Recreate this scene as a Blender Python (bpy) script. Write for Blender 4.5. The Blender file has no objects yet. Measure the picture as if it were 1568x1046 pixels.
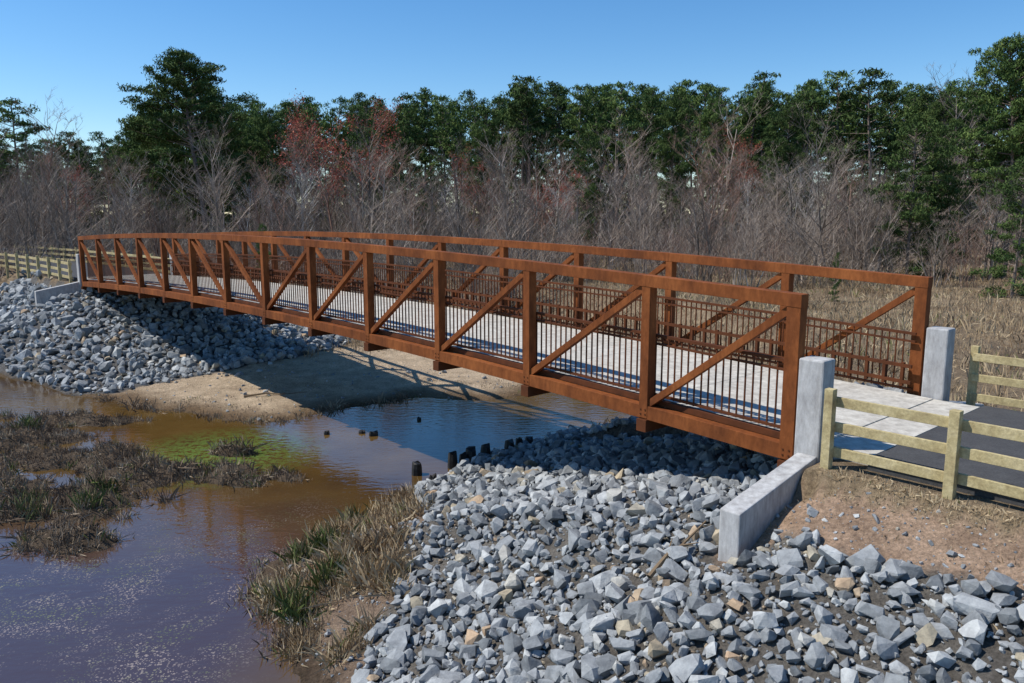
import bpy, bmesh, math, random
import numpy as np
from mathutils import Vector, Matrix
random.seed(7); R=np.random.RandomState(7)
K=1.5   # metres per layout unit
sc=bpy.context.scene
# ------------------------------------------------------------ layout axes of the bridge
U=np.array([-.6688,.7434]); Wv=np.array([.7434,.6688]); P0=np.array([3.13,8.17])
def W(s,t,z):
    p=P0+U*s+Wv*t; return (p[0],p[1],z)
def st(X,Y):
    dx=X-P0[0]; dy=Y-P0[1]
    return dx*U[0]+dy*U[1], dx*Wv[0]+dy*Wv[1]
# ------------------------------------------------------------ materials
def newmat(name):
    m=bpy.data.materials.new(name); m.use_nodes=True
    n=m.node_tree.nodes; l=m.node_tree.links
    return m,n,l,n['Principled BSDF']
def noise(n,l,scale,detail=5,rough=.6,vec=None):
    t=n.new('ShaderNodeTexNoise'); t.inputs['Scale'].default_value=scale
    t.inputs['Detail'].default_value=detail; t.inputs['Roughness'].default_value=rough
    if vec is not None: l.new(vec,t.inputs['Vector'])
    return t.outputs['Fac']
def ramp(n,l,fac,stops):
    r=n.new('ShaderNodeValToRGB'); e=r.color_ramp.elements
    while len(e)<len(stops): e.new(.5)
    for i,(p,c) in enumerate(stops):
        e[i].position=p; e[i].color=(*c,1) if len(c)==3 else c
    l.new(fac,r.inputs[0]); return r.outputs[0]
def mix(n,l,a,b,f,mode='MIX'):
    m=n.new('ShaderNodeMix'); m.data_type='RGBA'; m.blend_type=mode
    for s,v in ((6,a),(7,b),(0,f)):
        if isinstance(v,(int,float)): m.inputs[s].default_value=v
        elif isinstance(v,tuple): m.inputs[s].default_value=(*v,1)
        else: l.new(v,m.inputs[s])
    return m.outputs[2]
def bump(n,l,b,h,strength,dist=.02):
    k=n.new('ShaderNodeBump'); k.inputs['Strength'].default_value=strength; k.inputs['Distance'].default_value=dist
    l.new(h,k.inputs['Height']); l.new(k.outputs[0],b.inputs['Normal'])
def coord(n):
    return n.new('ShaderNodeTexCoord').outputs['Object']
def simple(name,c1,c2,scale,rough=.8,bs=.3,bscale=30,c3=None,bd=.01,spec=.3,stretch=None,fine=0):
    m,n,l,b=newmat(name); v=coord(n); v0=v
    if stretch:
        mp=n.new('ShaderNodeMapping'); mp.inputs['Scale'].default_value=stretch; l.new(v,mp.inputs[0]); v0=mp.outputs[0]
    f=noise(n,l,scale,6,.65,v0)
    st_=[(.3,c1),(.7,c2)] if c3 is None else [(.28,c1),(.5,c2),(.72,c3)]
    c=ramp(n,l,f,st_)
    if fine:
        c=mix(n,l,c,ramp(n,l,noise(n,l,fine,6,.75,v0),[(.35,(.74,.72,.70)),(.65,(1.22,1.22,1.2))]),1.0,'MULTIPLY')
    l.new(c,b.inputs['Base Color']); b.inputs['Roughness'].default_value=rough
    b.inputs['Specular IOR Level'].default_value=spec
    bump(n,l,b,noise(n,l,bscale,5,.7,v),bs,bd); return m
def tinted(name,stops,nscale=0,rough=.9,objrand=.0,spec=.15,trans=0):
    """colour from per-element attribute 'rnd' plus per-object variation"""
    m,n,l,b=newmat(name)
    a=n.new('ShaderNodeAttribute'); a.attribute_name='rnd'
    c=ramp(n,l,a.outputs['Fac'],stops)
    if nscale:
        f=noise(n,l,nscale,6,.7,coord(n))
        c=mix(n,l,c,ramp(n,l,f,[(.3,(.60,.60,.61)),(.7,(1.25,1.25,1.23))]),1.0,'MULTIPLY')
        bump(n,l,b,noise(n,l,nscale*2.5,5,.7,coord(n)),.6,.03)
    if objrand:
        o=n.new('ShaderNodeObjectInfo')
        r_=ramp(n,l,o.outputs['Random'],[(0,(1-objrand,)*3),(1,(1+objrand,1+objrand*.85,1+objrand*.7))])
        c=mix(n,l,c,r_,1.0,'MULTIPLY')
    l.new(c,b.inputs['Base Color']); b.inputs['Roughness'].default_value=rough
    b.inputs['Specular IOR Level'].default_value=spec
    return m
M={}
M['steel']=simple('weathering_steel',(.11,.036,.014),(.200,.062,.019),1.1,.75,.25,60,(.29,.095,.028),spec=.12,stretch=(1,1,.4),fine=9)
M['steel2']=simple('weathering_steel_rail',(.07,.026,.012),(.135,.044,.017),3,.75,.1,60,spec=.12)
M['conc']=simple('concrete',(.33,.33,.335),(.42,.415,.41),1.2,.85,.3,45,(.47,.46,.445),spec=.2,stretch=(1,1,.35),fine=8)
M['deck']=simple('deck_concrete',(.45,.42,.37),(.55,.52,.46),.8,.85,.2,50,spec=.2,fine=5)
M['asphalt']=simple('asphalt',(.06,.06,.063),(.085,.085,.087),3,.92,.5,120,spec=.15,fine=30)
M['wood']=simple('treated_lumber',(.32,.25,.13),(.45,.37,.195),3,.8,.4,40,(.56,.475,.28),spec=.15,fine=18)
M['bark']=simple('pine_bark',(.13,.10,.08),(.27,.21,.17),3,.9,.5,12)
M['rock']=tinted('granite_riprap',[(0,(.16,.17,.175)),(.35,(.27,.28,.285)),(.75,(.36,.37,.37)),(.93,(.48,.485,.47)),(.975,(.40,.34,.24)),(1,(.45,.31,.20))],nscale=5)
M['wet']=simple('wet_dark_wood',(.015,.014,.013),(.035,.03,.025),5,.5,.4,20)
M['driftwood']=simple('driftwood',(.13,.085,.05),(.24,.17,.10),4,.85,.5,20)
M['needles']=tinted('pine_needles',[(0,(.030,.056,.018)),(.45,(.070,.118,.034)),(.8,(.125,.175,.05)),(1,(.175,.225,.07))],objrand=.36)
M['twig']=tinted('bare_twigs',[(0,(.14,.112,.09)),(.6,(.26,.215,.178)),(1,(.43,.375,.325))],objrand=.45)
M['twig_r']=tinted('reddish_twigs',[(0,(.17,.10,.075)),(.6,(.28,.175,.13)),(1,(.36,.26,.21))],objrand=.3)
M['twig_w']=tinted('pale_twigs',[(0,(.40,.38,.35)),(1,(.60,.57,.53))],objrand=.2)
M['bud']=tinted('red_maple_buds',[(0,(.26,.06,.045)),(.6,(.42,.10,.07)),(1,(.48,.20,.13))],objrand=.15)
M['drygrass']=tinted('dry_grass',[(0,(.18,.12,.07)),(.5,(.37,.27,.16)),(.93,(.56,.45,.29)),(.95,(.13,.14,.045)),(1,(.19,.20,.07))])
M['marsh']=tinted('marsh_plants',[(0,(.12,.087,.062)),(.5,(.28,.205,.14)),(.88,(.46,.37,.26)),(.90,(.08,.105,.03)),(1,(.15,.18,.05))])
M['green']=tinted('green_rush',[(0,(.065,.085,.026)),(.5,(.12,.15,.045)),(.75,(.25,.23,.11)),(1,(.38,.30,.18))])
# ------------------------------------------------------------ mesh helpers
def link(o):
    sc.collection.objects.link(o); return o
def trimesh(name,V,F,mat,rnd=None,smooth=False,parent=None,lk=True):
    me=bpy.data.meshes.new(name)
    V=np.asarray(V,dtype=float)*K
    me.from_pydata(V.tolist(),[],F.tolist() if isinstance(F,np.ndarray) else F)
    if isinstance(mat,(list,tuple)):
        for m in mat: me.materials.append(m)
    else: me.materials.append(mat)
    if rnd is not None:
        a=me.attributes.new('rnd','FLOAT','POINT'); a.data.foreach_set('value',np.asarray(rnd,dtype=np.float32))
    if smooth: me.polygons.foreach_set('use_smooth',[True]*len(me.polygons))
    me.update()
    if not lk: return me
    o=link(bpy.data.objects.new(name,me))
    if parent: o.parent=parent
    return o
def empty(name):
    e=bpy.data.objects.new(name,None); e.empty_display_size=.3; return link(e)
class MB:
    def __init__(s): s.v=[]; s.f=[]
    def hexa(s,pts):
        b=len(s.v); s.v+= [tuple(p) for p in pts]
        for q in ((0,3,2,1),(4,5,6,7),(0,1,5,4),(1,2,6,5),(2,3,7,6),(3,0,4,7)): s.f.append(tuple(b+i for i in q))
    def stbox(s,s0,s1,t0,t1,z0,z1,dz0=0,dz1=0):
        # box in bridge axes; dz shifts the z at s0 / s1
        s.hexa([W(s0,t0,z0+dz0),W(s1,t0,z0+dz1),W(s1,t1,z0+dz1),W(s0,t1,z0+dz0),
                W(s0,t0,z1+dz0),W(s1,t0,z1+dz1),W(s1,t1,z1+dz1),W(s0,t1,z1+dz0)])
    def beam(s,p,q,w,h):
        p=Vector(p); q=Vector(q); d=(q-p).normalized()
        side=Vector((Wv[0],Wv[1],0)); 
        if abs(d.dot(side))>.9: side=Vector((U[0],U[1],0))
        up=d.cross(side).normalized(); side=up.cross(d).normalized()
        a=side*w/2; b=up*h/2
        s.hexa([p-a-b,p+a-b,p+a+b,p-a+b,q-a-b,q+a-b,q+a+b,q-a+b])
    def obj(s,name,mat,parent=None,bev=0):
        o=trimesh(name,s.v,s.f,mat,parent=parent)
        bm=bmesh.new(); bm.from_mesh(o.data); bmesh.ops.recalc_face_normals(bm,faces=bm.faces); bm.to_mesh(o.data); bm.free()
        if bev:
            m=o.modifiers.new('bevel','BEVEL'); m.width=bev; m.segments=2; m.limit_method='ANGLE'
        return o
# ------------------------------------------------------------ terrain function
near=[(-5,-40),(-3,-8),(-2.2,3),(-2.15,7.4),(-2.7,8.6),(-3.4,9.6),(-3.4,10.4),(-2.9,11.4),(-2.3,12.2),(-1.6,13.8),(-.8,15),(1.1,17.1),(2.5,17.9),(4,20),(4.6,24),(3.5,30),(1,38)]
far=[(-1.5,38),(1.2,30),(2,25.5),(1.4,21.9),(-.5,20.3),(-2.6,20.6),(-3.6,19.9),(-4.4,19.3),(-5.1,18.5),(-5.95,18.0),(-8.8,19.3),(-11.8,21),(-15.5,23.7),(-22,27),(-30,27),(-36,15),(-36,-40)]
poly=near+far
def pdist(X,Y,pl):
    d=np.full(X.shape,1e9)
    for (x0,y0),(x1,y1) in zip(pl[:-1],pl[1:]):
        ex,ey=x1-x0,y1-y0; L2=ex*ex+ey*ey
        t=np.clip(((X-x0)*ex+(Y-y0)*ey)/L2,0,1)
        d=np.minimum(d,np.hypot(X-x0-t*ex,Y-y0-t*ey))
    return d
def inpoly(X,Y,pl):
    c=np.zeros(X.shape,bool); n=len(pl)
    for i in range(n):
        x0,y0=pl[i]; x1,y1=pl[(i+1)%n]
        if y0==y1: continue
        cond=((y0>Y)!=(y1>Y))&(X<(x1-x0)*(Y-y0)/(y1-y0)+x0)
        c^=cond
    return c
_ph=np.random.RandomState(3).rand(60,3)
def sn(X,Y,f,k=0):
    o=0; 
    for i in range(7):
        a=_ph[(i+k)%60,0]*6.283; p=_ph[(i+k)%60,1]*6.283; ff=f*(.6+1.1*_ph[(i+k)%60,2])
        o=o+np.sin((X*math.cos(a)+Y*math.sin(a))*ff+p+1.3*np.sin((Y*math.cos(a)-X*math.sin(a))*ff*.7+p*2))
    return o/7
def smooth(a,b,x):
    t=np.clip((x-a)/(b-a),0,1); return t*t*(3-2*t)
isl=[(-11.2,16.6,3.0,1.3),(-8.8,15.2,2.4,1.2),(-6.6,14.3,2.0,.9),(-5.0,14.1,1.6,.6),(-7.4,12.8,1.9,1.3),(-9.5,12.8,2.6,1.9),(-12.5,14.5,3,2.4),(-14,18.4,2.8,.8),(-6.2,8.0,.5,.3),(-6.6,7.2,.9,.3),(-5.7,15.6,.8,.2),(-10.3,18.0,1.5,.5),(-6.7,11.2,1.1,.6),(-8.3,10.4,1.2,.6)]
def terrain(X,Y):
    X=np.asarray(X,float); Y=np.asarray(Y,float)
    s,t=st(X,Y)
    X2=X+.22*sn(X,Y,3.1,3); Y2=Y+.22*sn(X,Y,2.7,11)
    inw=inpoly(X2,Y2,poly); dn=pdist(X2,Y2,near); df=pdist(X2,Y2,far)
    # near bank
    ramp_=.30*dn+.15*np.minimum(np.maximum(dn-1.6,0),5)
    tt=np.where(t<-.3,2.28-.36*(-t-.3),np.where(t>3.7,2.3-.32*(t-3.7),2.3))
    tt=np.maximum(tt,np.where(t>0,1.25+.25*sn(X,Y,.25,5),.75))
    # the slope in front of the abutment face
    front=np.where((s>.1),np.maximum(1.9-.26*(s-.1),.2),9)
    zn=np.minimum(np.minimum(ramp_,tt),np.maximum(front,np.where((t>4)|(t<-1.8),9,0)))
    # far bank
    ds=np.maximum(27.6-s,0); dt=np.maximum(np.maximum(-.4-t,t-3.8),0)
    rr=1.98-np.sqrt((ds*.25)**2+(dt*.42)**2)
    field=np.minimum(.07*df+.03,1.0+.25*sn(X,Y,.2,9))+.05*smooth(.3,1.5,df)*sn(X,Y,2.2,17)
    zf=np.maximum(field,rr); zf=np.minimum(zf,.03+.6*df)
    z=np.where(dn<df,zn,zf)+.05*sn(X,Y,1.7,20)+.02*sn(X,Y,6,30)*1.0
    far_h=np.hypot(X,Y)
    z=z+ smooth(60,200,far_h)*1.5
    # bed
    d=np.minimum(dn,df); bed=-np.minimum(.3,.02+.15*d)
    I=np.zeros(X.shape)
    for cx,cy,a,b in isl: I=np.maximum(I,np.exp(-(((X-cx)/a)**2+((Y-cy)/b)**2)))
    bed=bed+.44*I*(1+.5*sn(X,Y,3.3,40)+.45*sn(X,Y,9,44))
    z=np.where(inw,bed,np.maximum(z,.015))
    # level pads under the two path ends
    pad=((t>-.45)&(t<3.75)&((s<-.2)|(s>28.2)))
    z=np.where(pad,2.3,z)
    return z
def aux(X,Y):
    s,t=st(X,Y)
    X2=X+.22*sn(X,Y,3.1,3); Y2=Y+.22*sn(X,Y,2.7,11)
    inw=inpoly(X2,Y2,poly); dn=pdist(X2,Y2,near); df=pdist(X2,Y2,far)
    return s,t,inw,dn,df
xbY=[0,6.5,8.3,9.3,12.3,13.5,20]; xbX=[-1.9,-1.65,-1.5,-1.3,-1.45,-1.7,-1.7]
def riprap_mask(X,Y):
    s,t,inw,dn,df=aux(X,Y); j=.25*sn(X,Y,2.2,50)
    nearm=(dn<df)&(~inw)&(X>np.interp(Y,xbY,xbX)+j)&(t<4.8)&(s<11)
    dirt=(s<-.0)&(t>-1.22+j)&(s>-40)
    nearm&=~dirt; nearm&=~((s<.12)&(t>-.35)); nearm&=(Y>-4)&(s>-9)
    nearm&=~((s<.1)&(s>-.30)&(t>-1.6))
    farm=(df<=dn)&(~inw)&(s>18.2+j*3-.25*np.minimum(t,0))&(((s<27.7)|(t<-.4)|(t>3.8)))&(t>-9)&(t<6.5)&(s<36)
    farm&=~((s>27.9)&(s<28.5)&(t>-1.6)&(t<5))
    farm&=((2.25-np.sqrt((np.maximum(27.6-s,0)*.27)**2+(np.maximum(np.maximum(-.4-t,t-3.8),0)*.47)**2))>-.15)|(df<1.0)
    return nearm,farm
# grid
def axis(lo,hi,step,far_):
    a=list(np.arange(lo,hi+1e-6,step)); g=step
    x=a[-1]
    while x<far_: g*=1.22; x+=g; a.append(x)
    g=step; x=a[0]; pre=[]
    while x>-far_: g*=1.22; x-=g; pre.append(x)
    return np.array(pre[::-1]+a)
xs=axis(-20,13,.15,1100); ys=axis(2,33,.15,1100)
GX,GY=np.meshgrid(xs,ys); GZ=terrain(GX,GY)
nx,ny=len(xs),len(ys)
V=np.stack([GX.ravel(),GY.ravel(),GZ.ravel()],1)
idx=np.arange(nx*ny).reshape(ny,nx)
F=np.stack([idx[:-1,:-1].ravel(),idx[:-1,1:].ravel(),idx[1:,1:].ravel(),idx[1:,:-1].ravel()],1)
# colours
X,Y,Z=V[:,0],V[:,1],V[:,2]
s,t,inw,dn,df=aux(X,Y); nm,fm=riprap_mask(X,Y)
C=np.zeros((len(X),4)); C[:,3]=1
def setc(mask,c):
    C[mask,:3]=c
nz=(sn(X,Y,.9,22)+1)/2
C[:,:3]=np.array([.18,.128,.085])*(1-nz[:,None])+np.array([.33,.25,.16])*nz[:,None]
fw=smooth(70,95,np.hypot(X,Y))[:,None]; C[:,:3]=C[:,:3]*(1-fw)+np.array([.06,.055,.035])*fw
sand=(~inw)&(df<=dn)&(s<21)&(df<6.0)
fs=smooth(.1,1.3,df+.5*sn(X,Y,2.5,33))[:,None]
C[sand,:3]=(np.array([.19,.125,.07])*(1-fs)+np.array([.54,.415,.285])*fs)[sand]
setc(nm,(.20,.18,.155)); setc(fm,(.15,.145,.14))
mud=(~inw)&(dn<df)&(~nm)&(X<2)&(Y<20)
setc(mud,(.13,.09,.06))
m2=mud&(dn>.35); setc(m2,(.32,.23,.165))
dirt=(~inw)&(dn<df)&(s<.05)&(t>-1.6)&(t<-.2)&(~nm); setc(dirt,(.56,.385,.265))
d2=(s<0)&(t<-.2)&(t>-.55)&(s>-30); setc(d2,(.40,.30,.19))
setc(inw,(.07,.052,.03)); setc(inw&(Z>-.03),(.13,.097,.068))
me=bpy.data.meshes.new('ground'); me.from_pydata((V*K).tolist(),[],F.tolist())
at=me.color_attributes.new('Col','FLOAT_COLOR','POINT'); at.data.foreach_set('color',C.ravel().astype(np.float32))
me.polygons.foreach_set('use_smooth',[True]*len(me.polygons))
m,n,l,b=newmat('earth'); a=n.new('ShaderNodeAttribute'); a.attribute_name='Col'; v=coord(n)
f1=ramp(n,l,noise(n,l,1.6,8,.75,v),[(.3,(.58,.55,.52)),(.7,(1.3,1.3,1.28))])
f2=ramp(n,l,noise(n,l,18,5,.75,v),[(.35,(.6,.6,.6)),(.65,(1.3,1.3,1.3))])
c=mix(n,l,a.outputs['Color'],f1,1.0,'MULTIPLY'); c=mix(n,l,c,f2,1.0,'MULTIPLY')
l.new(c,b.inputs['Base Color']); b.inputs['Roughness'].default_value=.95; b.inputs['Specular IOR Level'].default_value=.15
bump(n,l,b,noise(n,l,7,9,.8,v),1.0,.14); me.materials.append(m)
link(bpy.data.objects.new('ground',me))
# ------------------------------------------------------------ water
m,n,l,b=newmat('creek_water'); v=coord(n)
big=noise(n,l,.22,4,.55,v)
c=ramp(n,l,big,[(.32,(.060,.034,.015)),(.5,(.098,.056,.016)),(.68,(.14,.085,.026))])
vo=n.new('ShaderNodeTexVoronoi'); vo.inputs['Scale'].default_value=13; l.new(v,vo.inputs['Vector'])
vo.inputs['Randomness'].default_value=1
vo2=n.new('ShaderNodeTexVoronoi'); vo2.inputs['Scale'].default_value=24; l.new(v,vo2.inputs['Vector'])
sp=mix(n,l,ramp(n,l,vo.outputs['Distance'],[(.20,(1,1,1)),(.34,(0,0,0))]),ramp(n,l,vo2.outputs['Distance'],[(.20,(1,1,1)),(.34,(0,0,0))]),1.0,'ADD')
msk=ramp(n,l,noise(n,l,.7,10,.8,v),[(.45,(0,0,0)),(.55,(1,1,1))])
sep=n.new('ShaderNodeSeparateXYZ'); l.new(v,sep.inputs[0])
def mr(inp,a0,a1):
    r=n.new('ShaderNodeMapRange'); r.inputs[1].default_value=a0; r.inputs[2].default_value=a1
    l.new(inp,r.inputs[0]); return r.outputs[0]
def mul(a,b):
    q=n.new('ShaderNodeMath'); q.operation='MULTIPLY'; q.use_clamp=True; l.new(a,q.inputs[0]); l.new(b,q.inputs[1]); return q.outputs[0]
reg=mul(mr(sep.outputs[1],21,15),mr(sep.outputs[0],-3.2,-5.0))
spk=mul(mul(sp,msk),reg)
spc=ramp(n,l,noise(n,l,1.2,5,.7,v),[(.42,(.11,.12,.04)),(.55,(.25,.20,.17))])
c2=mix(n,l,c,(.060,.036,.034),reg)
c3=mix(n,l,c2,spc,spk)
# green algae film near the marsh
al=n.new('ShaderNodeVectorMath'); al.operation='DISTANCE'; l.new(v,al.inputs[0]); al.inputs[1].default_value=(-8.9,23.4,0)
am=mul(mr(al.outputs['Value'],3.4,1.2),ramp(n,l,noise(n,l,4.5,9,.8,v),[(.46,(0,0,0)),(.51,(1,1,1))]))
c4=mix(n,l,c3,(.12,.175,.04),am)
l.new(c4,b.inputs['Base Color'])
rr_=n.new('ShaderNodeMath'); rr_.operation='MULTIPLY_ADD'; l.new(spk,rr_.inputs[0]); rr_.inputs[1].default_value=.5; rr_.inputs[2].default_value=.03
l.new(rr_.outputs[0],b.inputs['Roughness']); b.inputs['IOR'].default_value=1.5
b.inputs['Specular IOR Level'].default_value=.95
mp=n.new('ShaderNodeMapping'); mp.inputs['Scale'].default_value=(1,1.8,1); l.new(v,mp.inputs[0])
bump(n,l,b,noise(n,l,2.6,3,.5,mp.outputs[0]),.20,.035)
wm=np.array([(x,y,0) for x,y in [(-45,-45),(8,-45),(8,40),(-45,40)]],float)
trimesh('creek_water',wm,[(0,1,2,3)],m)
# ------------------------------------------------------------ rocks
def hullrock(seed):
    r=np.random.RandomState(seed); bm=bmesh.new()
    for i in range(17):
        p=r.uniform(-1,1,3); k=np.max(np.abs(p)); p=p/k*(.74+.26*r.rand()); p=p/(1+.22*(np.linalg.norm(p)-1)); p*=np.array([1,.82,.62])
        bm.verts.new(p)
    res=bmesh.ops.convex_hull(bm,input=bm.verts)
    dead=[g for g in res['geom_interior'] if isinstance(g,bmesh.types.BMVert)]
    bmesh.ops.delete(bm,geom=dead,context='VERTS')
    bmesh.ops.triangulate(bm,faces=bm.faces)
    bm.verts.ensure_lookup_table(); bm.verts.index_update()
    v=np.array([q.co[:] for q in bm.verts]); f=np.array([[q.index for q in ff.verts] for ff in bm.faces]); bm.free()
    return v,f
RV=[hullrock(i+5) for i in range(36)]
def rotm(r,flat=.6):
    a=r.uniform(0,6.283); bx=r.normal(0,flat); by=r.normal(0,flat)
    ca,sa=math.cos(a),math.sin(a); cx,sx=math.cos(bx),math.sin(bx); cy,sy=math.cos(by),math.sin(by)
    return np.array([[ca,-sa,0],[sa,ca,0],[0,0,1]])@np.array([[1,0,0],[0,cx,-sx],[0,sx,cx]])@np.array([[cy,0,sy],[0,1,0],[-sy,0,cy]])
def rocks(name,pts,sizes,mat,lift=.25,seed=1,rn=None,flat=.6):
    r=np.random.RandomState(seed); Vs=[];Fs=[];Rn=[];o=0
    zz=terrain(pts[:,0],pts[:,1])
    for i,(p,sz) in enumerate(zip(pts,sizes)):
        v,f=RV[r.randint(36)]
        q=(v*r.uniform(.7,1.25,3))@rotm(r,flat).T*sz; q=q+np.array([p[0],p[1],zz[i]+sz*lift*r.uniform(.5,1.5)])
        Vs.append(q);Fs.append(f+o);o+=len(v); Rn.append(np.full(len(v),r.rand() if rn is None else rn))
    return trimesh(name,np.concatenate(Vs),np.concatenate(Fs),mat,np.concatenate(Rn))
def jgrid(x0,x1,y0,y1,step,r,j=.45):
    gx,gy=np.meshgrid(np.arange(x0,x1,step),np.arange(y0,y1,step))
    p=np.stack([gx.ravel(),gy.ravel()],1); return p+r.uniform(-j,j,p.shape)*step
p1=jgrid(-3,9,-1,20,.122,R); a_,b_=riprap_mask(p1[:,0],p1[:,1]); p1=p1[a_]
s1=np.clip(R.lognormal(math.log(.067),.36,len(p1)),.03,.14)
p2=jgrid(-3,9,-1,20,.48,R); a_,b_=riprap_mask(p2[:,0],p2[:,1]); p2=p2[a_]
s2=R.uniform(.09,.14,len(p2))
p3=jgrid(-3,9,3,14,.085,R); a_,b_=riprap_mask(p3[:,0],p3[:,1]); p3=p3[a_]; s3=R.uniform(.012,.036,len(p3))
pts=np.concatenate([p1,p2,p3]); sz=np.concatenate([s1,s2,s3])
rocks('riprap_bank',pts,sz,M['rock'],.5,3,flat=.55)
p1=jgrid(-34,4,17,44,.21,R); a_,b_=riprap_mask(p1[:,0],p1[:,1]); p1=p1[b_]
rocks('riprap_bank',p1,np.clip(R.lognormal(math.log(.112),.34,len(p1)),.05,.22),M['rock'],.4,4)
# scattered stones on mud, sand and along the edges
g=jgrid(-14,3,6,24,.26,R); s_,t_,iw,dn_,df_=aux(g[:,0],g[:,1]); a_,b_=riprap_mask(g[:,0],g[:,1]); k=(~iw)&(~a_)&(~b_)&(R.rand(len(g))<.4)&((df_<7)|(dn_<3)); g=g[k]
rocks('scattered_stones',g,np.clip(R.lognormal(math.log(.026),.6,len(g)),.01,.11),M['rock'],.2,9)
# pebbles on the mud at the foot of the near bank
g=jgrid(-3.2,-1,4,12,.07,R); s_,t_,iw,dn_,df_=aux(g[:,0],g[:,1]); a_,b_=riprap_mask(g[:,0],g[:,1]); k=(~iw)&(~a_)&(dn_>.15)&(R.rand(len(g))<.45); g=g[k]
rocks('gravel',g,np.clip(R.lognormal(math.log(.014),.6,len(g)),.006,.05),M['rock'],.2,10)
# dark rotted timber stakes standing in the creek
dk=[(-1.78,14.35,.10,.24),(-1.15,14.75,.10,.30),(-.80,15.1,.12,.28),(-.52,15.3,.11,.30),(-.05,15.75,.11,.26),(-.95,14.95,.09,.22),(.35,16.2,.09,.18),(.15,15.95,.09,.24),(-3.05,17.0,.10,.10),(-3.35,17.2,.08,.07),(-4.1,17.1,.07,.07),(-2.2,18.3,.06,.06),(-1.45,14.0,.07,.12)]
Vs=[];Fs=[];o=0; rr0=np.random.RandomState(5)
for (x,y,rad,h) in dk:
    nn=9; jit=rr0.uniform(.8,1.15,nn)
    for lv,(zz,kk) in enumerate(((-.3,1.15),(h*.5,1.0),(h,.85))):
        for i in range(nn):
            a=6.283*i/nn; Vs.append((x+math.cos(a)*rad*kk*jit[i],y+math.sin(a)*rad*kk*jit[i],zz+(rr0.uniform(-.05,.03) if lv==2 else 0)))
    for lv in range(2):
        for i in range(nn):
            j=(i+1)%nn; Fs.append((o+lv*nn+i,o+lv*nn+j,o+(lv+1)*nn+j,o+(lv+1)*nn+i))
    Fs.append(tuple(o+2*nn+i for i in range(nn))); o+=3*nn
trimesh('timber_stakes',np.array(Vs),Fs,M['wet'])
# gravel on the dirt shoulder
g=jgrid(1,9,0,9,.06,R); s_,t_=st(g[:,0],g[:,1]); k=(s_<.1)&(t_<-.45)&(t_>-1.6)&(R.rand(len(g))<.5); g=g[k]
rocks('gravel',g,np.clip(R.lognormal(math.log(.011),.65,len(g)),.005,.07),M['rock'],.2,8,)
# ------------------------------------------------------------ bridge
NB=13; B=2.15; L=NB*B; TW=3.3
def cam(s_): x=s_/L; return 4*.33*x*(1-x)
nodes=[.2]+[B*i for i in range(1,NB+1)]
bridge=empty('truss_footbridge')
zb=2.2; zt=4.0; DK=2.43
for name,t0,inn in (('near_truss',0.,1),('far_truss',TW,-1)):
    mb=MB()
    for i in range(NB):
        a0,a1=nodes[i],nodes[i+1]; c0,c1=cam(a0),cam(a1)
        e0=a0-(.085 if i==0 else 0); e1=a1+(.085 if i==NB-1 else 0)
        mb.stbox(e0,e1,t0-.075,t0+.075,zt-.14,zt,c0,c1)
        mb.stbox(e0,e1,t0-.065,t0+.065,zb,zb+.17,c0,c1)
        if i<6: p,q=W(a1,t0,zb+.15+c1),W(a0,t0,zt-.12+c0)
        else: p,q=W(a0,t0,zb+.15+c0),W(a1,t0,zt-.12+c1)
        mb.beam(p,q,.085,.085)
    mb.obj(name+'_chords_diagonals',M['steel'],bridge,.006)
    mb=MB()
    for i,a0 in enumerate(nodes):
        hw=.080 if i in(0,NB) else .065; c0=cam(a0)
        mb.stbox(a0-hw,a0+hw,t0-.070,t0+.070,zb+.01,zt-.01,c0,c0)
    mb.obj(name+'_verticals',M['steel'],bridge,.006)
    # gusset plates and splice bolts where members meet
    mb=MB()
    for i,a0 in enumerate(nodes):
        c0=cam(a0)
        for zz in (zb+.06,zb+.12):
            for ds_ in (-.035,.035): mb.stbox(a0+ds_-.008,a0+ds_+.008,t0-.078,t0-.0705,zz-.008,zz+.008,c0,c0)
    mb.obj(name+'_bolts',M['steel2'],bridge)
    # railing
    mb=MB(); tr=t0+inn*.115
    ss=list(np.arange(.35,L-.1,.098))
    for x in ss:
        c0=cam(x); mb.stbox(x-.008,x+.008,tr-.008,tr+.008,DK+.04,DK+.80,c0,c0)
    for i in range(NB):
        a0,a1=nodes[i],nodes[i+1]; c0,c1=cam(a0),cam(a1)
        for zr,hh in ((.80,.035),(.70,.025),(.05,.03)):
            mb.stbox(a0,a1,tr-.018,tr+.018,DK+zr,DK+zr+hh,c0,c1)
        if inn<0:
            for zr in (.14,.36): mb.stbox(a0,a1,tr-.075,tr-.035,DK+zr,DK+zr+.045,c0,c1)
            for x in np.arange(a0+.12,a1,.24):
                cc=cam(x); mb.stbox(x-.02,x+.02,tr-.072,tr-.019,DK+.10,DK+.42,cc,cc)
        else:
            mb.stbox(a0,a1,tr-.03,tr+.05,DK-.06,DK+.01,c0,c1)
    mb.obj(name+'_railing',M['steel2'],bridge)
mb=MB()
for i,a0 in enumerate(nodes):
    c0=cam(a0); mb.stbox(a0-.075,a0+.075,-.10,TW+.10,zb-.16,zb-.004,c0,c0)
for i in range(NB):
    a0,a1=nodes[i],nodes[i+1]; c0,c1=cam(a0),cam(a1)
    for tt_ in (.5,1.25,2.05,2.8): mb.stbox(a0+.08,a1-.08,tt_-.04,tt_+.04,zb,zb+.115,c0,c1)
    # steel pan carrying the slab
    mb.stbox(a0+.01,a1-.01,.07,TW-.07,zb+.117,zb+.135,c0,c1)
mb.obj('floor_beams',M['steel2'],bridge,.004)
mb=MB()
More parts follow.
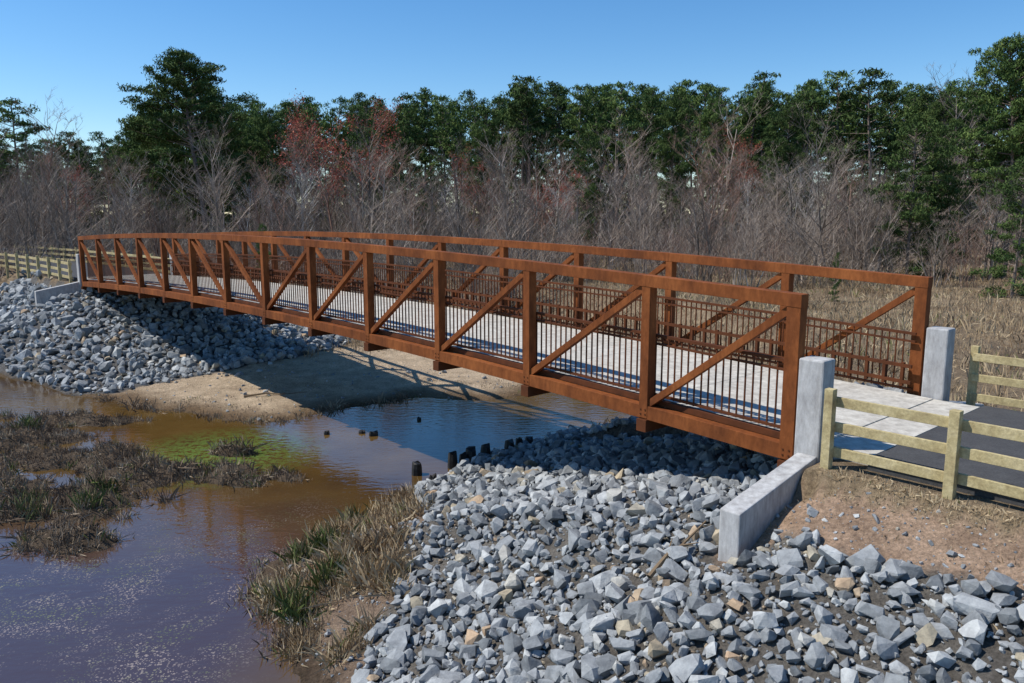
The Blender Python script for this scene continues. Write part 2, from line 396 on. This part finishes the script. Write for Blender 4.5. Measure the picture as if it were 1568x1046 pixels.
for i in range(NB):
    a0,a1=nodes[i],nodes[i+1]; c0,c1=cam(a0),cam(a1)
    mb.stbox(a0+.004-(.30 if i==0 else 0),a1-.004+(.1 if i==NB-1 else 0),.17,TW-.17,zb+.138,DK,c0,c1)
mb.obj('deck_slab',M['deck'],bridge,.003)
# abutments
for nm_,sg,se in (('near',1,0.),('far',-1,L+.15)):
    ab=empty('concrete_abutment')
    def S(x): return se+sg*x
    def sb(mb,a,b_,*r): 
        lo,hi=sorted((S(a),S(b_))); mb.stbox(lo,hi,*r)
    mb=MB(); sb(mb,-.20,.08,-.13,.12,.8,3.36); mb.obj('near_pier',M['conc'],ab,.03)
    mb=MB(); sb(mb,-.20,.08,TW-.12,TW+.13,.8,3.36); mb.obj('far_pier',M['conc'],ab,.03)
    mb=MB(); sb(mb,-.18,.10,.125,TW-.125,.8,DK-.33); mb.obj('seat_wall',M['conc'],ab,.02)
    for side in (-1,1):
        mb=MB(); 
        ta=-.132 if side<0 else TW+.132; tb=ta+side*1.42
        a0,a1=sorted((S(-.19),S(.03)))
        lo=[W(a0,ta,.6),W(a1,ta,.6),W(a1,tb,.6),W(a0,tb,.6)]
        hi=[W(a0,ta,2.36),W(a1,ta,2.36),W(a1,tb,2.10),W(a0,tb,2.10)]
        mb.hexa(lo+hi); mb.obj('wing_wall',M['conc'],ab,.02)
# paths
path=empty('footpath')
mb=MB(); mb.stbox(-.65,-.100,.14,TW-.14,2.25,DK-.003); mb.stbox(L+.2,L+1.4,.14,TW-.14,2.25,DK-.003); mb.obj('concrete_apron',M['deck'],path,.003)
mb=MB(); mb.stbox(-60,-.654,.0,TW-.0,2.25,DK-.009); mb.stbox(L+1.404,L+40,.0,TW-.0,2.25,DK-.009); mb.obj('asphalt_surface',M['asphalt'],path)
# fences
def fence(pts_,zg):
    e=empty('wooden_rail_fence'); mb=MB(); mr_=MB()
    for i,(a,b_) in enumerate(pts_):
        mb.stbox(a-.045,a+.045,b_-.045,b_+.045,zg-.4,zg+.82+random.uniform(-.01,.01))
    for (a0,b0),(a1,b1) in zip(pts_[:-1],pts_[1:]):
        for zz in (.17,.42,.68):
            j0,j1=random.uniform(-.01,.01),random.uniform(-.01,.01)
            off=.064 if b0<1 else -.064
            mr_.beam(W(a0,b0+off,zg+zz+j0),W(a1-.004*np.sign(a1-a0),b1+off,zg+zz+j1),.035,.10)
    mb.obj('posts',M['wood'],e,.006); mr_.obj('rails',M['wood'],e,.006)
fence([(-.34-1.16*i,-.24) for i in range(14)],2.3)
fence([(-.40-1.16*i,TW+.30) for i in range(14)],2.3)
fence([(L+.6+1.5*i,-.30-.012*i*i) for i in range(14)],2.3)
fence([(L+.6+1.5*i,TW+.30-.012*i*i) for i in range(14)],2.3)
# ------------------------------------------------------------ blades / grass
def blades(name,pts,h,lean,wd,mat,per,spread,seed,rlo=0,rhi=1,zoff=0,lk=True):
    r=np.random.RandomState(seed); n_=len(pts)*per
    base=np.repeat(pts,per,0)+r.normal(0,spread,(n_,2)); z=terrain(base[:,0],base[:,1])+zoff
    hh=np.repeat(h,per)*r.uniform(.45,1.1,n_); az=r.uniform(0,6.283,n_); ln=np.abs(r.normal(0,lean,n_))
    dx,dy=np.cos(az)*ln*hh,np.sin(az)*ln*hh; w=wd*r.uniform(.6,1.3,n_); az2=r.uniform(0,6.283,n_)
    wx,wy=np.cos(az2)*w,np.sin(az2)*w
    hz=hh*np.sqrt(np.clip(1-ln**2,.05,1))
    A=np.stack([base[:,0]-wx,base[:,1]-wy,z-.02],1); Bv=np.stack([base[:,0]+wx,base[:,1]+wy,z-.02],1)
    Cv=np.stack([base[:,0]+dx*.45+wx*.7,base[:,1]+dy*.45+wy*.7,z+hz*.6],1)
    Dv=np.stack([base[:,0]+dx,base[:,1]+dy,z+hz],1)
    V=np.stack([A,Bv,Cv,Dv],1).reshape(-1,3); i=np.arange(n_)*4
    F=np.concatenate([np.stack([i,i+1,i+2],1),np.stack([i,i+2,i+3],1)])
    rn=np.repeat(np.clip(np.repeat(r.uniform(rlo,rhi,len(pts)),per)+r.normal(0,.08,n_),0,1),4)
    return trimesh(name,V,F,mat,rn)
# near bank dry grass clumps
p=jgrid(-4,-.9,6.5,13,.14,R); s_,t_,iw,dn_,df_=aux(p[:,0],p[:,1]); a_,_=riprap_mask(p[:,0],p[:,1])
k=(~iw)&(dn_<df_)&(~a_)&(sn(p[:,0],p[:,1],2.4,8)>-.15)&(p[:,1]>7.8); p=p[k]
blades('dry_grass',p,R.uniform(.10,.34,len(p))*(1+.7*sn(p[:,0],p[:,1],3,6)),.7,.005,M['drygrass'],40,.07,21,0.25,.97)
q=np.array([(-2.6,8.9),(-2.75,9.15),(-2.9,10.3),(-2.6,10.6),(-2.5,11.8),(-2.3,9.4)])
blades('rush_clump',np.repeat(q,2,0),np.full(12,.40),.5,.005,M['green'],60,.09,22,0,.95)
# marsh
p=jgrid(-18,-2.5,6,21,.19,R,.5); z_=terrain(p[:,0],p[:,1]); s_,t_,iw,dn_,df_=aux(p[:,0],p[:,1])
k=iw&(z_>-.045); p=p[k]; hh=R.uniform(.05,.25,len(p))*(1+.8*sn(p[:,0],p[:,1],1.3,5))
blades('marsh_vegetation',p,hh,.75,.006,M['marsh'],34,.07,23,0,.95)
q=np.array([(-7.0,13.2),(-8.1,12.9),(-7.7,12.2),(-6.9,12.4),(-9.4,12.4),(-10.6,17.0)])
blades('rush_clump',np.repeat(q,2,0),np.full(12,.32),.5,.005,M['green'],50,.11,24,0,.95)
# bank fringe of the sandbar
p=jgrid(-14,4,17,26,.25,R); s_,t_,iw,dn_,df_=aux(p[:,0],p[:,1]); k=(~iw)&(df_<1.6)&(df_<dn_)&(R.rand(len(p))<.45)&(sn(p[:,0],p[:,1],1.5,9)>-.1); p=p[k]
blades('bank_grass',p,R.uniform(.03,.10,len(p)),.8,.007,M['marsh'],20,.14,25,.3,1)
# open field behind the bridge
p=jgrid(-24,44,12,62,.50,R); s_,t_,iw,dn_,df_=aux(p[:,0],p[:,1]); a_,b2=riprap_mask(p[:,0],p[:,1])
k=(~iw)&(t_>4.0)&(~a_)&(~b2)&((df_>5)|(dn_<df_))&(np.abs(p[:,0])<p[:,1]*.72+4)&(R.rand(len(p))<.8+.5*sn(p[:,0],p[:,1],.8,15)); p=p[k]
blades('dry_grass',p,R.uniform(.12,.42,len(p))*(1+.6*sn(p[:,0],p[:,1],.6,5)),.55,.011,M['drygrass'],18,.22,26,0,.94)
# straw beside the path
p=jgrid(0,12,-4,9,.09,R); s_,t_=st(p[:,0],p[:,1]); k=(s_<-.35)&(t_<-.22)&(t_>-.55+.14*sn(p[:,0],p[:,1],4,2)); p=p[k]
blades('straw_mulch',p,R.uniform(.03,.07,len(p)),.95,.004,M['drygrass'],14,.06,27,.45,.85)
p=jgrid(-2,8,0,9,.2,R); s_,t_=st(p[:,0],p[:,1]); k=(s_<0)&(t_<-.6)&(t_>-1.6)&(R.rand(len(p))<.2); p=p[k]
blades('dry_grass',p,R.uniform(.03,.09,len(p)),.7,.004,M['drygrass'],12,.06,28,.2,.9)
# ------------------------------------------------------------ trees
def segmesh(segs,sides=3):
    A=np.array([s_[0] for s_ in segs]);Bq=np.array([s_[1] for s_ in segs]);r0=np.array([s_[2] for s_ in segs]);r1=np.array([s_[3] for s_ in segs])
    d=Bq-A; d/= (np.linalg.norm(d,axis=1)[:,None]+1e-9)
    ref=np.where(np.abs(d[:,2:3])>.9,np.array([[1.,0,0]]),np.array([[0,0,1.]]))
    e=np.cross(d,ref); e/=np.linalg.norm(e,axis=1)[:,None]; f=np.cross(d,e)
    Vs=[]
    for i in range(sides):
        a=6.283*i/sides; o=e*math.cos(a)+f*math.sin(a)
        Vs.append(A+o*r0[:,None]); Vs.append(Bq+o*r1[:,None])
    V=np.stack(Vs,1).reshape(-1,3); n_=len(segs); b0=np.arange(n_)*sides*2; Fs=[]
    for i in range(sides):
        j=(i+1)%sides; Fs.append(np.stack([b0+2*i,b0+2*j,b0+2*j+1,b0+2*i+1],1))
    return V,np.concatenate(Fs)
def branch_obj(name,pts_,r0,mat):
    pts_=[np.array(p) for p in pts_]; n_=len(pts_)-1
    segs=[(pts_[i],pts_[i+1],r0*(1-.7*i/n_),r0*(1-.7*(i+1)/n_)) for i in range(n_)]
    segs.append((pts_[1],pts_[1]+np.array([.08,.16,.10]),r0*.45,r0*.15)); segs.append((pts_[2],pts_[2]+np.array([.14,-.10,.07]),r0*.4,r0*.12))
    V,F=segmesh(segs,7); return trimesh(name,V,F,mat)
def gz(x,y,h): return (x,y,float(terrain(np.array([x]),np.array([y]))[0])+h)
branch_obj('driftwood_branch',[gz(1.30,7.10,.13),gz(1.50,7.28,.17),gz(1.66,7.36,.16),gz(1.95,7.62,.20)],.028,M['driftwood'])
branch_obj('driftwood_branch',[gz(-2.0,8.0,.03),gz(-1.8,8.15,.05),gz(-1.65,8.3,.04),gz(-1.4,8.4,.09)],.016,M['driftwood'])
branch_obj('driftwood_branch',[gz(-6.9,20.0,.03),gz(-6.4,20.2,.07),gz(-6.0,20.2,.05),gz(-5.4,20.5,.09)],.03,M['driftwood'])
def grow(p,d,Ln,r,lev,top,r_,segs,tips,kids,spread):
    n_=4 if lev==top else (3 if lev>0 else 1); pts_=[p]; dd=d.copy()
    for i in range(n_):
        dd=dd+r_.normal(0,.08 if lev==top else .13,3)+np.array([0,0,.08]); dd/=np.linalg.norm(dd)
        q=pts_[-1]+dd*Ln/n_; ra=r*(1-.8*i/n_); rb=r*(1-.8*(i+1)/n_)
        segs.append((pts_[-1],q,ra,rb)); pts_.append(q)
    if lev==0: tips.append(pts_[-1]); return
    for j in range(kids[lev]):
        f=r_.uniform(.28 if lev==top else .2,1.0); x=f*n_; i=min(int(x),n_-1); o=pts_[i]*(1-(x-i))+pts_[i+1]*(x-i)
        az=r_.uniform(0,6.283); side=np.array([math.cos(az),math.sin(az),0])
        nd=dd*.75+side*spread*r_.uniform(.7,1.3)+np.array([0,0,.12]); nd/=np.linalg.norm(nd)
        grow(o,nd,Ln*r_.uniform(.30,.52)*(1.2-.55*f),max(r*.42*(1-.55*f),.0065),lev-1,top,r_,segs,tips,kids,spread)
def bare_tree(seed,H,stems=1,kids=(0,6,6,17),mat='twig',buds=False,spread=.72):
    r_=np.random.RandomState(seed); segs=[];tips=[]; top=len(kids)-1
    for k_ in range(stems):
        sdv=.05 if stems==1 else .2
        d=np.array([r_.normal(0,sdv),r_.normal(0,sdv),1.]); d/=np.linalg.norm(d)
        grow(np.array([r_.normal(0,.1*stems**.5),r_.normal(0,.1*stems**.5),-.3]),d,H*r_.uniform(.85,1),H*.0105,top,top,r_,segs,tips,kids,spread)
    V,F=segmesh(segs); rn=np.repeat(r_.rand(len(segs)),6)
    if not buds: return trimesh('bare',V,F,M[mat],rn,lk=False)
    T=np.array(tips); T=np.repeat(T,6,0)+r_.normal(0,.14,(len(T)*6,3)); nT=len(T)
    tri=T[:,None,:]+r_.normal(0,.036,(nT,3,3)); b0=len(V)
    V2=np.concatenate([V,tri.reshape(-1,3)]); i=b0+np.arange(nT)*3
    faces=F.tolist()+np.stack([i,i+1,i+2],1).tolist()
    me=trimesh('maple',V2,faces,[M[mat],M['bud']],np.concatenate([rn,np.repeat(r_.rand(nT),3)]),lk=False)
    mi=np.zeros(len(faces),dtype=np.int32); mi[len(F):]=1; me.polygons.foreach_set('material_index',mi); return me
def shrub(seed,H,n_st=16,mat='twig'):
    r_=np.random.RandomState(seed); segs=[];tips=[]
    for k_ in range(n_st):
        d=np.array([r_.normal(0,.25),r_.normal(0,.25),1.]); d/=np.linalg.norm(d)
        grow(np.array([r_.normal(0,.7),r_.normal(0,.7),-.2]),d,H*r_.uniform(.5,1),.018,2,2,r_,segs,tips,(0,3,6),.65)
    V,F=segmesh(segs); return trimesh('shrub',V,F,M[mat],np.repeat(r_.rand(len(segs)),6),lk=False)
def pine(seed,H,crown0,width,nl=46,dens=60,sz=.17,cs=.62,prof_lo=.22):
    """crown0: fraction of height at which the crown starts"""
    r_=np.random.RandomState(seed); segs=[]; p=np.array([0,0,-.5]); r=H*.0125; n_=10; pts_=[p]
    d=np.array([r_.normal(0,.03),r_.normal(0,.03),1.])
    for i in range(n_):
        d=d+np.array([r_.normal(0,.03),r_.normal(0,.03),0]); d/=np.linalg.norm(d)
        q=pts_[-1]+d*(H+.5)*.97/n_; segs.append((pts_[-1],q,r*(1-.085*i),r*(1-.085*(i+1)))); pts_.append(q)
    C_=[];S_=[]
    for j in range(nl):
        f=crown0+(1-crown0)*((j+r_.rand())/nl)**.85; f=min(f,.985); x=f*n_; i=min(int(x),n_-1); o=pts_[i]*(1-(x-i))+pts_[i+1]*(x-i)
        g=(f-crown0)/(1-crown0); prof=(math.sin(min(1,(g*(1-prof_lo)+prof_lo))*math.pi)**.7)
        Lb=width*prof*r_.uniform(.4,1.25)+.15; az=j*2.4+r_.normal(0,.6)
        dd=np.array([math.cos(az),math.sin(az),.05+.55*g+r_.normal(0,.15)]); dd/=np.linalg.norm(dd)
        e=o+dd*Lb; segs.append((o,e,.045*H/14,.012)); 
        m_=max(1,int(Lb/.42))
        for k_ in range(m_):
            ff=.3+.7*(k_+1)/m_; c_=o+dd*Lb*ff+r_.normal(0,.16,3)*np.array([1.3,1.3,.6])+np.array([0,0,.08]); C_.append(c_); S_.append(r_.uniform(.6,1.15)*cs)
    C_.append(pts_[-1]+np.array([0,0,.1])); S_.append(cs)
    C_=np.array(C_);S_=np.array(S_)
    nC=len(C_); cc=np.repeat(C_,dens,0); ss_=np.repeat(S_,dens)
    g=r_.normal(0,1,(nC*dens,3)); g/=np.linalg.norm(g,axis=1)[:,None]; g*=(r_.rand(nC*dens)**.5)[:,None]
    pos=cc+g*ss_[:,None]*np.array([.85,.85,.42])
    az=r_.normal(0,1,(nC*dens,3)); az[:,2]=np.abs(az[:,2])+.3; az/=np.linalg.norm(az,axis=1)[:,None]; b2_=np.cross(az,r_.normal(0,1,(nC*dens,3))); b2_/=np.linalg.norm(b2_,axis=1)[:,None]
    tri=np.stack([pos-az*sz,pos+az*sz*.8+b2_*sz*.22,pos+b2_*sz*.5],1).reshape(-1,3)
    V,F=segmesh(segs,5); b0=len(V); i=b0+np.arange(nC*dens)*3
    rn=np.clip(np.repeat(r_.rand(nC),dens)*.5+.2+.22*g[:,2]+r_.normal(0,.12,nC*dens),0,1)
    faces=F.tolist()+np.stack([i,i+1,i+2],1).tolist()
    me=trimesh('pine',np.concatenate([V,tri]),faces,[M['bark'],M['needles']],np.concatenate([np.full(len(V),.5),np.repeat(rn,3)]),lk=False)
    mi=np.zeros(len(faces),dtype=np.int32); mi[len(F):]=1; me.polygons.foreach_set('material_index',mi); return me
def place(name,me,x,y,sx=1,sz_=None,parent=None,rot=None):
    z=float(terrain(np.array([x]),np.array([y]))[0]); o=bpy.data.objects.new(name,me)
    o.location=(x*K,y*K,z*K); o.rotation_euler=(0,0,random.uniform(0,6.28) if rot is None else rot); o.scale=(sx,sx,sz_ if sz_ else sx)
    link(o)
    if parent: o.parent=parent
    return o
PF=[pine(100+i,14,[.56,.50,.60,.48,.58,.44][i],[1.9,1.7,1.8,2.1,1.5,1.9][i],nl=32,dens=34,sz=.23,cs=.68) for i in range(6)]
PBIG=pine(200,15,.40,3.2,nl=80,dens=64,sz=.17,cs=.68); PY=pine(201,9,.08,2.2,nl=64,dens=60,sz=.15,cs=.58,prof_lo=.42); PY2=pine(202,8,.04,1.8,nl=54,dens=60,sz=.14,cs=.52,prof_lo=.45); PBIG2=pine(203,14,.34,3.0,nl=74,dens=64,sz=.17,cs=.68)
forest=empty('distant_pine_forest')
def hz(y,Y): return 4.85+(325-y)/1236*Y      # tree height needed to top out there
for row,(Y0,st_) in enumerate(((86,3.5),(94,3.2),(103,3.0),(114,3.0))):
    x=-.50*Y0
    while x<.78*Y0:
        xx=x+random.uniform(-1.2,1.2); yy=Y0+random.uniform(-3,3); px=784+1220*xx/(yy*.99)
        top=np.interp(px,[160,230,400,600,760,900,1380,1500,1700],[235,182,158,152,140,134,136,142,130])+random.uniform(-7,24)
        H=hz(top,yy)-1.5
        place('pine',random.choice(PF),xx,yy,H/14*random.uniform(.85,1.15),H/14,forest); x+=st_*random.uniform(.6,1.4)
x=-100
while x<-50:
    yy=random.uniform(115,135); place('pine',random.choice(PF),x,yy,.9,random.uniform(.85,1.05),forest); x+=5.0
# low evergreen understory deep in the forest closes the view under the crowns
for Y0 in (122,134):
    x=-.85*Y0
    while x<.9*Y0:
        place('young_pine',random.choice([PY,PY2]),x,Y0+random.uniform(-4,4),random.uniform(1.0,1.4),random.uniform(1.05,1.5),forest); x+=random.uniform(2.0,3.2)
for i in range(18):
    yy=random.uniform(72,84); xx=random.uniform(-.45*yy,.72*yy); H=hz(random.uniform(205,260),yy)
    place('young_pine',random.choice([PY,PY2,PBIG2]),xx,yy,H/12*.8,H/11,forest)
def pinetree(me,H0,px,Yd,top,k=1.0,rot=None):
    x=(px-784)/1220*Yd*.99; H=hz(top,Yd)-1.2; place('pine_tree',me,x,Yd,H/H0*k,H/H0,None,rot)
pinetree(PBIG,15,318,66,74,1.2,1.0); pinetree(PBIG2,14,262,70,150,1.0); pinetree(PBIG,15,215,74,185,.85); pinetree(PBIG2,14,370,72,165,.85); pinetree(PBIG2,14,292,74,118,1.0)
pinetree(PF[0],14,36,82,158,1.3); pinetree(PF[1],14,105,86,205,1.4); pinetree(PF[3],14,150,95,225,1.2); pinetree(PF[2],14,5,80,215,1.4);pinetree(PF[3],14,70,90,215,1.3);pinetree(PF[5],14,180,84,205,1.1)
pinetree(PBIG,15,1545,43,70,.95,2.0); pinetree(PBIG2,14,1600,42,60,1.0)
pinetree(PY,9,1395,43,180,.95); pinetree(PY,9,1450,56,190,.9); pinetree(PY2,8,1560,34,240,1.0); pinetree(PY2,8,1425,44,215,.9)
pinetree(PF[3],14,1338,80,112,1.3); pinetree(PF[0],14,1275,84,118,1.2); pinetree(PF[1],14,1130,84,120,1.1); pinetree(PF[0],14,810,86,126,1.2)
pinetree(PY2,8,1285,33,385,.5); pinetree(PY2,8,660,62,262,.6); pinetree(PY,9,900,60,205,.65); pinetree(PY2,8,400,36,325,.5)
BT=[bare_tree(300+i,[9,8,10,8.5,7.5,9][i]) for i in range(6)]
BR=[bare_tree(315+i,8.5,mat='twig_r') for i in range(2)]
BW=[bare_tree(320+i,8,mat='twig_w') for i in range(2)]
BM=[bare_tree(330+i,9,buds=True,kids=(0,7,6,17),mat='twig_r',spread=.7) for i in range(2)]
SH=[shrub(340+i,3.2) for i in range(4)]+[shrub(345,3.0,mat='twig_r')]; MS=[bare_tree(350+i,5.5,stems=6,kids=(0,6,12)) for i in range(3)]
thick=empty('bare_tree_thicket')
def hw(Y): return .70*Y+4
for i in range(300):
    Yd=43+40*(random.random()**.9); X_=random.uniform(-hw(Yd),hw(Yd))
    if X_>.45*Yd and Yd<50: continue
    top=random.uniform(230,310) if random.random()<.8 else random.uniform(200,235)
    H=max(3.5,hz(top,Yd)-1.2)
    q_=random.random(); me_=random.choice(BT) if q_<.74 else (random.choice(BR) if q_<.90 else random.choice(BW))
    place('bare_tree',me_,X_,Yd,H/8.8*random.uniform(.85,1.25),H/8.8,thick)
for i in range(100):
    Yd=random.uniform(37,62); X_=random.uniform(-hw(Yd),hw(Yd)); place('bare_sapling',random.choice(MS),X_,Yd,random.uniform(.5,1.0),None,thick)
for i in range(430):
    Yd=random.uniform(35,80); X_=random.uniform(-hw(Yd),hw(Yd))
    if X_>.3*Yd and Yd<39: continue
    place('shrub',random.choice(SH),X_,Yd,random.uniform(.7,1.4),random.uniform(.5,1.2),thick)
for px,Yd,top,i in ((512,58,178,0),(535,62,200,1),(745,70,262,1),(835,60,290,0),(1150,75,240,1),(120,60,275,1),(865,66,258,0)):
    x=(px-784)/1220*Yd; H=hz(top,Yd)-1; place('red_maple_tree',BM[i],x,Yd,H/8.8,H/8.8)
for px,Yd,top in ((1245,40,235),(345,52,195),(590,52,225),(930,60,190),(1080,60,205),(1470,60,175)):
    x=(px-784)/1220*Yd; H=hz(top,Yd)-1; place('bare_tree',random.choice(BT[:3]),x,Yd,H/8.8*1.2,H/8.8)
# ------------------------------------------------------------ light, sky
el=math.radians(53); az=Vector((-.995,.0,0)).normalized()
Sd=Vector((az.x*math.cos(el),az.y*math.cos(el),math.sin(el)))
sun=bpy.data.lights.new('sun','SUN'); sun.energy=5.0; sun.angle=math.radians(.5); sun.color=(1,.96,.89)
so=link(bpy.data.objects.new('sun',sun)); so.rotation_euler=Sd.to_track_quat('Z','Y').to_euler(); so.location=(-30,0,60)
w=bpy.data.worlds.new('World'); sc.world=w; w.use_nodes=True
n=w.node_tree.nodes; l=w.node_tree.links; bg=n['Background']; sky=n.new('ShaderNodeTexSky'); sky.sky_type='NISHITA'
sky.sun_disc=False; sky.sun_elevation=el; sky.sun_rotation=math.atan2(Sd.x,Sd.y); sky.altitude=400; sky.air_density=1.0; sky.dust_density=.1; sky.ozone_density=4.0
hs=n.new('ShaderNodeHueSaturation'); hs.inputs['Saturation'].default_value=1.25; l.new(sky.outputs[0],hs.inputs['Color'])
l.new(hs.outputs[0],bg.inputs[0]); bg.inputs[1].default_value=.15
cd=bpy.data.cameras.new('camera'); co=link(bpy.data.objects.new('camera',cd)); cd.lens=28; cd.sensor_width=36; cd.clip_end=5000
co.location=(0,0,4.85*K); co.rotation_euler=(math.radians(90-9.2),0,0); sc.camera=co
sc.view_settings.view_transform='Standard'; sc.view_settings.look='None'; sc.view_settings.exposure=0
